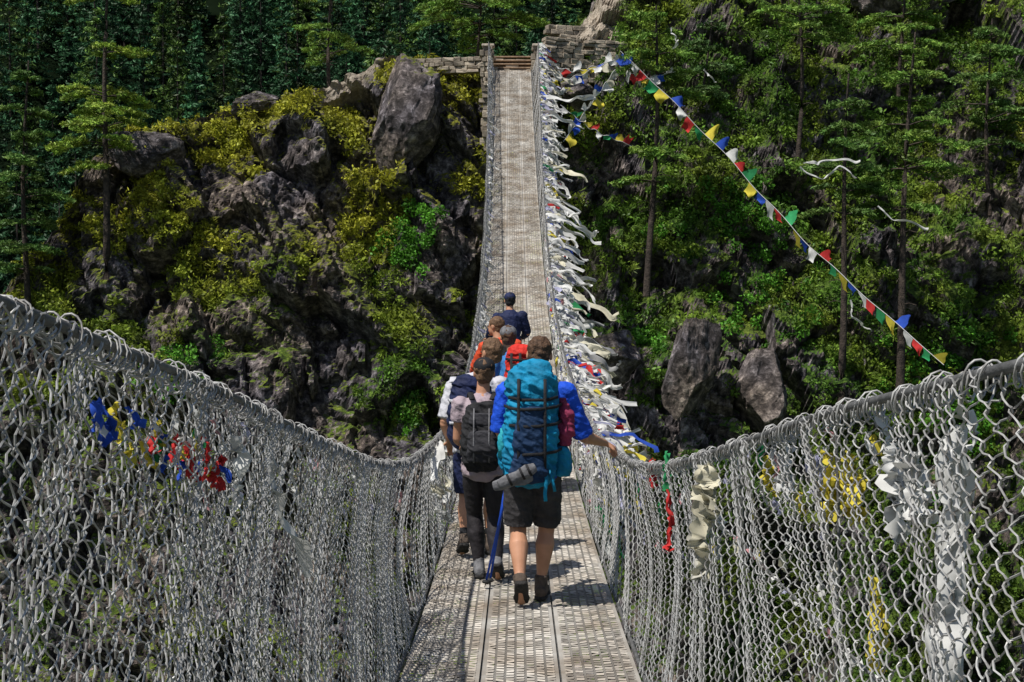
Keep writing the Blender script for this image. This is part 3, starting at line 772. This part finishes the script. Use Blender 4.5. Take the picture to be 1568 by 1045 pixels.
def hiker(loc,rz,J,sc=1.0,vox=.008,top=M_royal,topname='shirt',sleeve=.95,bottom=M_short,bname='shorts',leglen='short',hair=M_hairb,hat=None,hatname='cap',boot=M_boot,sock=True,facing=(0,1,0),headtilt=(0,0),handdir=None,skin=M_skin,longhair=False,female=False):
    e=empty('hiker',loc,rz); e.scale=(sc,)*3
    f={k:Vector(v) for k,v in J.items()}
    bm=bmesh.new()
    pel,chest,neck,head=f['pel'],f['chest'],f['neck'],f['head']
    sw=.88 if female else 1.0
    def torso(b,g=0.0,zlo=0.0,gy=0.0):
        up=(chest-pel)
        loft(b,[(pel-up*.18+up*zlo,.150+g,.105+g+gy),(pel,.158+g,.115+g+gy),(pel+up*.4,.140*sw+g,.100+g+gy),(pel+up*.8,.162*sw+g,.112+g+gy),(chest+up*.12,.170*sw+g,.108+g+gy),(lerp(chest,neck,.75),.12*sw+g*.7,.085+g*.6),(neck,.062+g*.3,.058+g*.3)],18)
    torso(bm)
    loft(bm,[(neck-(head-neck)*.3,.062,.060),(lerp(neck,head,.35),.054,.056),(lerp(neck,head,.7),.054,.058)],12)
    fc=Vector(facing).normalized(); tx,ty=headtilt
    up=Vector((tx,ty,1)).normalized(); rt=fc.cross(up).normalized(); fc=up.cross(rt)
    M=Matrix((rt,fc,up)).transposed()
    def hp(a,b_,c): return head+M@Vector((a,b_,c))
    ell(bm,hp(0,-.008,.025),(.076,.096,.092),M); ell(bm,hp(0,.022,-.035),(.060,.070,.075),M); ell(bm,hp(0,.055,-.085),(.030,.025,.025),M)
    loft(bm,[(hp(0,.086,.02),.008,.008),(hp(0,.103,-.018),.013,.013)],8)
    for s in (-1,1): ell(bm,hp(s*.080,-.005,-.005),(.011,.021,.033),M,2)
    for s,k in ((1,'r'),(-1,'l')):
        sh,el,wr=f['sh'+k],f['el'+k],f['wr'+k]
        ell(bm,sh,(.062,.062,.062))
        loft(bm,[(lerp(sh,el,-.05),.056,.056),(lerp(sh,el,.3),.050,.052),(lerp(sh,el,.8),.044,.044),(el,.043,.043)],12)
        loft(bm,[(el,.043,.043),(lerp(el,wr,.25),.046,.044),(lerp(el,wr,.7),.034,.032),(wr,.028,.025)],12)
        hd,hn,hc=(handdir or {}).get(k,((wr-el),(0,0,-1),.7))
        hand(bm,wr,hd,hn,s*-1,hc,1.05)
        hpj,kn,an,toe=f['hp'+k],f['kn'+k],f['an'+k],f['toe'+k]
        loft(bm,[(hpj+Vector((0,0,.03)),.088,.095),(lerp(hpj,kn,.3),.083,.088),(lerp(hpj,kn,.75),.066,.070),(kn,.058,.060)],14)
        back=Vector((0,-.014,0))
        loft(bm,[(kn,.058,.060),(lerp(kn,an,.15),.055,.058),(lerp(kn,an,.32)+back,.066,.069),(lerp(kn,an,.55)+back*.6,.053,.055),(lerp(kn,an,.82),.037,.040),(an,.038,.041)],14)
        loft(bm,[(an,.034,.04),(lerp(an,toe,.5),.035,.03),(toe,.03,.02)],10)
    finish(bm,'body',skin,e,vox,3)
    bm=bmesh.new()
    for s in (-1,1): ell(bm,hp(s*.031,.084,.008),(.013,.008,.008),M,2)
    finish(bm,'eyes',M_eye,e)
    bm=bmesh.new(); ell(bm,hp(0,.090,-.050),(.023,.006,.006),M,2); finish(bm,'mouth',M_lip,e)
    bm=bmesh.new(); ell(bm,hp(0,-.020,.038),(.084,.097,.092),M,4); ell(bm,hp(0,-.045,-.02),(.072,.060,.070),M,3)
    if longhair: ell(bm,hp(0,-.075,-.075),(.045,.035,.085),M,3)
    for v in bm.verts: v.co+=(v.co-head).normalized()*.014*noise.fractal(v.co*34,1,2,3)
    finish(bm,'hair',hair,e,vox*.75,1)
    if hat:
        bm=bmesh.new(); ell(bm,hp(0,-.012,.052),(.090,.106,.080),M,4)
        loft(bm,[(hp(0,.07,.045),.070,.008),(hp(0,.12,.040),.066,.006),(hp(0,.165,.030),.045,.005)],14,lat=rt)
        finish(bm,hatname,hat,e,.006,2)
        bm=bmesh.new(); ell(bm,hp(0,-.010,.132),(.010,.010,.006),M,2); finish(bm,hatname+'_button',hat,e)
    bm=bmesh.new(); torso(bm,.020,-.10,.005)
    for k in ('r','l'):
        sh,el,wr=f['sh'+k],f['el'+k],f['wr'+k]
        ell(bm,sh,(.078,.078,.076)); pe=lerp(sh,el,min(sleeve,1))
        loft(bm,[(lerp(sh,el,-.05),.074,.074),(lerp(sh,pe,.5),.074,.078),(pe,.072,.076)],14,cap=.05)
        if sleeve>1: loft(bm,[(el,.060,.060),(lerp(el,wr,sleeve-1),.045,.045)],14,cap=.05)
    finish(bm,topname,top,e,vox*1.1,2,.008,3)
    bm=bmesh.new(); up_=(chest-pel)
    loft(bm,[(pel-up_*.30,.135,.105),(pel-up_*.1,.172,.130),(pel+up_*.18,.160,.122)],18,cap=.1)
    for k in ('r','l'):
        hpj,kn,an=f['hp'+k],f['kn'+k],f['an'+k]
        if leglen=='short':
            loft(bm,[(hpj+Vector((0,0,.04)),.102,.115),(lerp(hpj,kn,.4),.106,.112),(lerp(hpj,kn,.96),.100,.105)],16,cap=.03)
        elif leglen=='capri':
            loft(bm,[(hpj+Vector((0,0,.04)),.095,.105),(lerp(hpj,kn,.4),.088,.092),(kn,.066,.068),(lerp(kn,an,.35)+Vector((0,-.01,0)),.074,.077),(lerp(kn,an,.92),.046,.047)],16,cap=.03)
        else:
            loft(bm,[(hpj+Vector((0,0,.04)),.100,.110),(lerp(hpj,kn,.4),.095,.098),(kn,.078,.080),(an,.062,.062)],16,cap=.03)
    finish(bm,bname,bottom,e,vox*1.1,2,.008 if leglen=='short' else .004,9)
    for k in ('r','l'):
        kn,an,toe=f['kn'+k],f['an'+k],f['toe'+k]
        sh_=(kn-an).normalized()
        heel=f['heel'+k]; fd=(toe-heel).normalized(); lat=Vector((1,0,0)); upf=lat.cross(fd).normalized()
        L=(toe-heel).length
        bm=bmesh.new()
        loft(bm,[(heel+upf*.045+fd*.0,.040,.042),(heel+upf*.045+fd*.07,.046,.048),(heel+upf*.042+fd*L*.6,.050,.040),(heel+upf*.034+fd*L*.85,.048,.032),(toe+upf*.028-fd*.01,.038,.024)],14)
        loft(bm,[(heel+upf*.05+fd*.055,.047,.058),(an+sh_*.03,.046,.050),(an+sh_*.06,.050,.053)],14,cap=.1)
        finish(bm,'boot_'+k,boot,e,.008,2)
        bm=bmesh.new()
        loft(bm,[(heel+fd*-.012+upf*.006,.040,.016),(heel+fd*.06+upf*.004,.046,.016),(heel+fd*L*.45+upf*.006,.042,.014),(heel+fd*L*.75+upf*.004,.056,.015),(toe+fd*.0+upf*.005,.044,.013)],16,e=.75,cap=.3)
        finish(bm,'sole_'+k,M_sole,e)
        if sock:
            bm=bmesh.new(); loft(bm,[(an+sh_*.05,.046,.048),(an+sh_*.11,.044,.047),(an+sh_*(.13 if sock is True else sock),.046,.050)],14,cap=.05); finish(bm,'sock_'+k,M_sock,e)
    return e

def strap(bm,pts,w=.02,t=.004,lat=(1,0,0)):
    loft(bm,[(p,w,t) for p in pts],8,lat=lat,e=.5,cap=0)

# ---- 1: man with the large teal pack
O1=(.062,9.5,-2.070)
J1=dict(pel=(0,0,.95),chest=(.015,.055,1.33),neck=(.03,.085,1.49),head=(.045,.125,1.655),
 shr=(.215,.06,1.41),elr=(.345,.14,1.10),wrr=(.505,.42,1.025),shl=(-.175,.06,1.41),ell=(-.22,.10,1.13),wrl=(-.12,.30,1.18),
 hpr=(.088,0,.92),knr=(.095,.13,.50),anr=(.055,.09,.10),toer=(.075,.27,.015),heelr=(.05,.02,.012),
 hpl=(-.088,0,.92),knl=(-.10,.03,.50),anl=(-.085,-.23,.165),toel=(-.075,-.13,.02),heell=(-.080,-.285,.175))
hiker(O1,0,J1,1.0,.0075,sleeve=.97,handdir={'r':((.55,.50,-.30),(-.3,.2,-1),.9),'l':((.3,.6,.2),(0,-.3,-1),.9)},facing=(.12,1,0),headtilt=(.05,.12),sock=False)
bp=empty('hiking_backpack',O1)
bm=bmesh.new(); B=lambda x,y,z:Vector((x,y,z))
loft(bm,[(B(-.02,-.20,.84),.14,.10),(B(-.02,-.21,.90),.175,.135),(B(-.02,-.22,1.08),.185,.150),(B(-.01,-.21,1.28),.175,.150),(B(0,-.19,1.42),.155,.135)],28,e=.7,cap=.3)
finish(bm,'main_body',M_teal,bp,.007,2,.020,1)
bm=bmesh.new(); loft(bm,[(B(-.01,-.20,1.395),.165,.150),(B(-.005,-.20,1.47),.172,.160),(B(0,-.185,1.54),.155,.145),(B(.005,-.17,1.60),.10,.10)],28,e=.72,cap=.3)
finish(bm,'top_lid',M_teal,bp,.007,2,.020,5)
bm=bmesh.new(); loft(bm,[(B(-.03,-.355,.98),.095,.03),(B(-.03,-.365,1.1),.105,.035),(B(-.01,-.360,1.33),.09,.03)],20,e=.7,cap=.3); finish(bm,'front_panel',M_teald,bp,.006,1,.012,2)
bm=bmesh.new(); loft(bm,[(B(-.03,-.345,.86),.12,.035),(B(-.03,-.36,.93),.13,.045),(B(-.03,-.365,1.02),.10,.03)],20,e=.7,cap=.3); finish(bm,'front_pocket',M_teald,bp,.006,1,.012,8)
bm=bmesh.new(); loft(bm,[(B(.20,-.17,1.09),.045,.07),(B(.215,-.18,1.16),.062,.085),(B(.215,-.17,1.27),.055,.08),(B(.20,-.16,1.38),.03,.05)],18,e=.9,cap=.3); finish(bm,'rolled_jacket',M_maroon,bp,.007,1,.018,3)
bm=bmesh.new(); loft(bm,[(B(.19,-.15,.88),.05,.08),(B(.20,-.15,.95),.06,.09),(B(.19,-.15,1.06),.05,.08)],18,e=.8,cap=.3); loft(bm,[(B(-.19,-.16,.92),.03,.07),(B(-.20,-.16,1.0),.04,.075),(B(-.195,-.16,1.10),.035,.07)],18,e=.8,cap=.3)
finish(bm,'side_pockets',M_teal,bp,.007,1,.010,4)
bm=bmesh.new(); loft(bm,[(B(-.195,-.22,1.0),.036,.036),(B(-.195,-.22,1.14),.037,.037),(B(-.195,-.22,1.16),.022,.022),(B(-.195,-.22,1.19),.022,.022)],16,cap=.1); finish(bm,'water_bottle',M_teall,bp)
bm=bmesh.new()
for x in (-.095,.075): strap(bm,[B(x,-.345,1.52),B(x,-.375,1.42),B(x*1.0,-.385,1.25),B(x,-.39,1.05),B(x,-.37,.92)],.010,.004)
for z in (1.04,1.22,1.33):
    strap(bm,[B(-.19,-.24,z+.01),B(-.15,-.34,z),B(-.06,-.398,z-.005),B(.05,-.398,z),B(.15,-.335,z+.01),B(.185,-.24,z+.02)],.010,.003,lat=(0,0,1))
strap(bm,[B(-.16,-.30,1.40),B(-.08,-.365,1.385),B(.08,-.365,1.385),B(.16,-.29,1.40)],.010,.004,lat=(0,0,1))
for s in (-1,1): strap(bm,[B(s*.09,-.08,1.50),B(s*.11+.02,.05,1.515),B(s*.13+.02,.17,1.42),B(s*.14,.18,1.2),B(s*.17,.03,1.0)],.028,.008)
strap(bm,[B(-.19,-.1,.93),B(-.17,.08,.95),B(0,.15,.95),B(.17,.08,.95),B(.19,-.1,.93)],.03,.008,lat=(0,0,1))
finish(bm,'straps',M_black,bp)
bm=bmesh.new(); strap(bm,[B(.075,-.36,.95),B(.085,-.37,.87),B(.075,-.36,.78),B(.08,-.355,.73)],.012,.003); strap(bm,[B(.10,-.34,.93),B(.13,-.345,.84),B(.14,-.33,.79)],.010,.003); strap(bm,[B(-.13,-.35,.9),B(-.155,-.36,.82)],.008,.003)
finish(bm,'loose_strap_ends',M_teal,bp)
bm=bmesh.new()
for k,(x,y,z,a) in enumerate(((-.10,-.42,.905,.45),(-.13,-.40,.865,.25))):
    c=B(x,y,z); d=Vector((math.cos(a),0,math.sin(a)))
    loft(bm,[(c-d*.13,.032,.014),(c-d*.08,.040,.018),(c,.032,.016),(c+d*.07,.045,.018),(c+d*.125,.030,.012)],16,lat=(-math.sin(a),0,math.cos(a)))
finish(bm,'spare_sandals',M_grey,bp,.006,1)
bm=bmesh.new()
for (x,z,a) in ((-.10,.905,.45),):
    d=Vector((math.cos(a),0,math.sin(a))); c=B(x,-.437,z)
    for q in (-.06,.03,.08): strap(bm,[c+d*q+Vector((-.04*math.sin(a),.01,.04*math.cos(a))),c+d*q+Vector((0,-.012,0)),c+d*q-Vector((-.04*math.sin(a),-.01,.04*math.cos(a)))],.008,.004)
finish(bm,'sandal_straps',M_black,bp)

# ---- 2: woman with black pack, cap, poles
O2=(-.300,10.35,-2.085); s2=.905
J2=dict(pel=(0,0,.95),chest=(-.01,.04,1.33),neck=(0,.06,1.49),head=(.01,.085,1.66),
 shr=(.17,.05,1.405),elr=(.23,.10,1.13),wrr=(.20,.26,1.0),shl=(-.18,.05,1.405),ell=(-.205,.10,1.12),wrl=(-.15,.30,1.05),
 hpr=(.08,0,.92),knr=(.10,.04,.50),anr=(.115,-.17,.14),toer=(.13,-.06,.015),heelr=(.12,-.22,.14),
 hpl=(-.08,0,.92),knl=(-.07,.12,.50),anl=(-.03,.06,.10),toel=(-.04,.24,.015),heell=(-.025,-.02,.012))
hiker(O2,0,J2,s2,.009,top=M_pink,topname='top',sleeve=.45,bottom=M_legg,bname='leggings',leglen='capri',hair=M_hairl,hat=M_black,boot=M_grey,sock=False,female=True,facing=(-.1,1,0))
bp=empty('daypack',O2); bp.scale=(s2,)*3
bm=bmesh.new(); loft(bm,[(B(0,-.18,.92),.12,.08),(B(0,-.20,.99),.165,.11),(B(0,-.20,1.15),.17,.12),(B(0,-.18,1.32),.155,.10),(B(0,-.16,1.42),.115,.075)],24,e=.75,cap=.3); finish(bm,'main_body',M_black,bp,.008,2,.014,1)
bm=bmesh.new(); loft(bm,[(B(0,-.30,.99),.115,.03),(B(0,-.32,1.08),.12,.04),(B(0,-.30,1.22),.10,.03)],20,e=.75,cap=.3); loft(bm,[(B(0,-.275,1.27),.10,.025),(B(0,-.27,1.36),.09,.025)],20,e=.75,cap=.3); finish(bm,'front_pockets',M_dgrey,bp,.007,1,.010,1)
bm=bmesh.new()
for x in (-.06,.06): strap(bm,[B(x,-.27,1.40),B(x,-.315,1.3),B(x,-.348,1.12),B(x,-.333,.98)],.006,.004)
finish(bm,'light_piping',M_grey,bp)
bm=bmesh.new()
strap(bm,[B(-.17,-.2,1.18),B(-.1,-.33,1.17),B(.1,-.33,1.17),B(.17,-.2,1.18)],.008,.004,lat=(0,0,1))
for s in (-1,1): strap(bm,[B(s*.08,-.09,1.46),B(s*.10,.05,1.50),B(s*.12,.15,1.40),B(s*.14,.16,1.2),B(s*.16,.0,1.0)],.025,.008)
finish(bm,'straps',M_black,bp)
def pole(a,b):
    a=Vector(a);b=Vector(b); e=empty('trekking_pole',(0,0,0)); d=(b-a).normalized()
    bm=bmesh.new(); loft(bm,[(a,.012,.012),(lerp(a,b,.45),.011,.011),(lerp(a,b,.451),.009,.009),(lerp(a,b,.97),.008,.008)],8,cap=0); finish(bm,'shaft',M_pole,e)
    bm=bmesh.new(); loft(bm,[(a-d*.13,.013,.017),(a-d*.1,.017,.019),(a-d*.04,.014,.016),(a,.015,.015)],10); loft(bm,[(lerp(a,b,.95),.028,.028),(lerp(a,b,.955),.03,.03)],12); loft(bm,[(lerp(a,b,.97),.004,.004),(b,.003,.003)],6); finish(bm,'grip_and_basket',M_cork,e)
pole((-.10,10.12,-1.30),(-.275,9.98,-2.073)); pole((-.125,10.14,-1.35),(-.245,10.08,-2.075))

# ---- 3: man with navy pack, head turned left
O3=(-.370,11.35,-2.090); s3=.965
J3=dict(pel=(-.03,0,.95),chest=(.0,.04,1.33),neck=(.05,.06,1.50),head=(.11,.09,1.67),
 shr=(.19,.05,1.41),elr=(.26,.12,1.13),wrr=(.20,.32,1.10),shl=(-.20,.05,1.38),ell=(-.27,-.02,1.10),wrl=(-.24,.15,.93),
 hpr=(.085,0,.92),knr=(.11,.10,.50),anr=(.10,.06,.10),toer=(.12,.24,.015),heelr=(.10,-.02,.012),
 hpl=(-.10,0,.92),knl=(-.10,.03,.50),anl=(-.10,-.16,.13),toel=(-.13,-.02,.015),heell=(-.10,-.22,.11))
hiker(O3,0,J3,s3,.009,top=M_white,sleeve=.9,bottom=M_navy,hair=M_hairl,sock=.2,facing=(-.75,.8,-.1))
bp=empty('hiking_backpack',O3); bp.scale=(s3,)*3
bm=bmesh.new(); loft(bm,[(B(-.06,-.18,.92),.13,.09),(B(-.06,-.20,1.0),.18,.12),(B(-.06,-.20,1.2),.185,.13),(B(-.04,-.17,1.42),.16,.10)],24,e=.75,cap=.3); finish(bm,'main_body',M_navy,bp,.009,2,.014,1)
bm=bmesh.new()
for z in (1.12,1.3): strap(bm,[B(-.235,-.12,z),B(-.21,-.3,z),B(.0,-.34,z),B(.14,-.24,z)],.012,.006,lat=(0,0,1))
strap(bm,[B(-.20,-.1,1.44),B(-.20,.03,1.47),B(-.17,.14,1.38)],.03,.008)
finish(bm,'straps',M_white,bp)
bm=bmesh.new(); loft(bm,[(B(-.06,-.18,1.40),.15,.11),(B(-.05,-.17,1.47),.12,.09)],24,e=.75,cap=.3); finish(bm,'top_lid',M_navy,bp,.009,2,.012,2)

# ---- 4: man with red pack
O4=(-.105,14.6,-2.052); s4=.98
J4=dict(pel=(.02,0,.95),chest=(.02,.10,1.33),neck=(-.01,.15,1.48),head=(-.06,.19,1.63),
 shr=(.21,.10,1.40),elr=(.27,.16,1.13),wrr=(.25,.38,1.05),shl=(-.19,.08,1.40),ell=(-.28,.02,1.15),wrl=(-.27,.25,1.0),
 hpr=(.085,0,.92),knr=(.10,.10,.50),anr=(.09,.06,.10),toer=(.11,.24,.015),heelr=(.09,-.02,.012),
 hpl=(-.085,0,.92),knl=(-.09,.03,.50),anl=(-.085,-.16,.13),toel=(-.09,-.02,.015),heell=(-.085,-.22,.11))
hiker(O4,0,J4,s4,.011,top=M_blue2,sleeve=.9,hair=M_hairb,hat=M_grey,facing=(-.3,1,-.1))
bp=empty('hiking_backpack',O4); bp.scale=(s4,)*3
bm=bmesh.new(); loft(bm,[(B(.08,-.14,.90),.12,.10),(B(.08,-.16,1.0),.17,.14),(B(.08,-.15,1.2),.175,.15),(B(.08,-.10,1.45),.16,.12)],24,e=.75,cap=.3); finish(bm,'main_body',M_red,bp,.01,2,.018,1)
bm=bmesh.new(); loft(bm,[(B(.08,-.11,1.44),.16,.13),(B(.08,-.09,1.52),.14,.11)],24,e=.75,cap=.3); loft(bm,[(B(.22,-.27,1.36),.045,.04),(B(.23,-.26,1.48),.04,.04)],14,cap=.3); finish(bm,'top_lid',M_red,bp,.01,2,.012,2)
bm=bmesh.new()
for x in (-.02,.07,.15): strap(bm,[B(x,-.25,1.48),B(x,-.305,1.3),B(x,-.32,1.1),B(x,-.29,.95)],.014,.006)
strap(bm,[B(-.08,-.2,1.3),B(0,-.32,1.28),B(.12,-.32,1.28),B(.24,-.2,1.3)],.014,.006,lat=(0,0,1))
strap(bm,[B(-.08,-.2,1.42),B(0,-.28,1.41),B(.12,-.28,1.41),B(.23,-.2,1.42)],.014,.006,lat=(0,0,1))
loft(bm,[(B(.02,-.30,1.15),.06,.03),(B(.02,-.30,1.36),.05,.03)],12)
finish(bm,'straps',M_black,bp)

def plainJ(lx=0): return dict(pel=(0,0,.95),chest=(lx*.4,.05,1.33),neck=(lx*.8,.08,1.47),head=(lx*1.15,.12,1.62),
 shr=(.19+lx*.6,.05,1.40),elr=(.26+lx*.6,.12,1.13),wrr=(.18+lx*.5,.34,1.05),shl=(-.19+lx*.6,.05,1.37),ell=(-.30+lx*.6,.12,1.12),wrl=(-.34+lx*.6,.32,1.05),
 hpr=(.085,0,.92),knr=(.10,.10,.50),anr=(.09,.06,.10),toer=(.11,.24,.015),heelr=(.09,-.02,.012),
 hpl=(-.085,0,.92),knl=(-.09,.03,.50),anl=(-.085,-.16,.13),toel=(-.09,-.02,.015),heell=(-.085,-.22,.11))
hiker((-.22,16.6,-1.96),0,plainJ(-.10),.97,.011,top=M_orange,topname='jacket',sleeve=1.8,hair=M_hairl,facing=(-1,.5,-.15),sock=False)
hiker((-.20,20.4,-1.65),0,plainJ(0),.955,.012,top=M_navy,topname='jacket',sleeve=1.8,hair=M_black,hat=M_navy,facing=(-.1,1,0),sock=False)
bp=empty('daypack',(-.22,16.6,-1.96)); bp.scale=(.97,)*3
bm=bmesh.new(); loft(bm,[(B(-.02,-.16,.95),.12,.08),(B(-.02,-.18,1.15),.15,.11),(B(-.04,-.14,1.38),.12,.08)],20,e=.75,cap=.3); finish(bm,'main_body',M_black,bp,.012,2)

# ---------------------------------------------------------------- light, sky, camera
W=bpy.data.worlds.new('World'); S.world=W; W.use_nodes=True; nt=W.node_tree
sky=nt.nodes.new('ShaderNodeTexSky'); sky.sky_type='NISHITA'; sky.sun_disc=False
sd=Vector((-.42,-.36,1.0)).normalized()
elv=math.asin(sd.z); azi=math.atan2(sd.x,sd.y)
sky.sun_elevation=elv; sky.sun_rotation=azi
bg=nt.nodes['Background']; bg.inputs[1].default_value=.08; nt.links.new(sky.outputs[0],bg.inputs[0])
L=bpy.data.lights.new('sun','SUN'); L.energy=5.0; L.angle=math.radians(.6); L.color=(1,.955,.88)
lo=bpy.data.objects.new('sun',L); lo.rotation_euler=sd.to_track_quat('Z','Y').to_euler(); link(lo)
cam=bpy.data.cameras.new('camera'); cam.lens=50; cam.sensor_width=36; cam.clip_end=2000; cam.clip_start=.05
co=bpy.data.objects.new('camera',cam); co.location=(0,0,0)
co.rotation_euler=(math.radians(90-1.907),0,math.radians(.4735)); link(co); S.camera=co
print('forest trees',nfor)
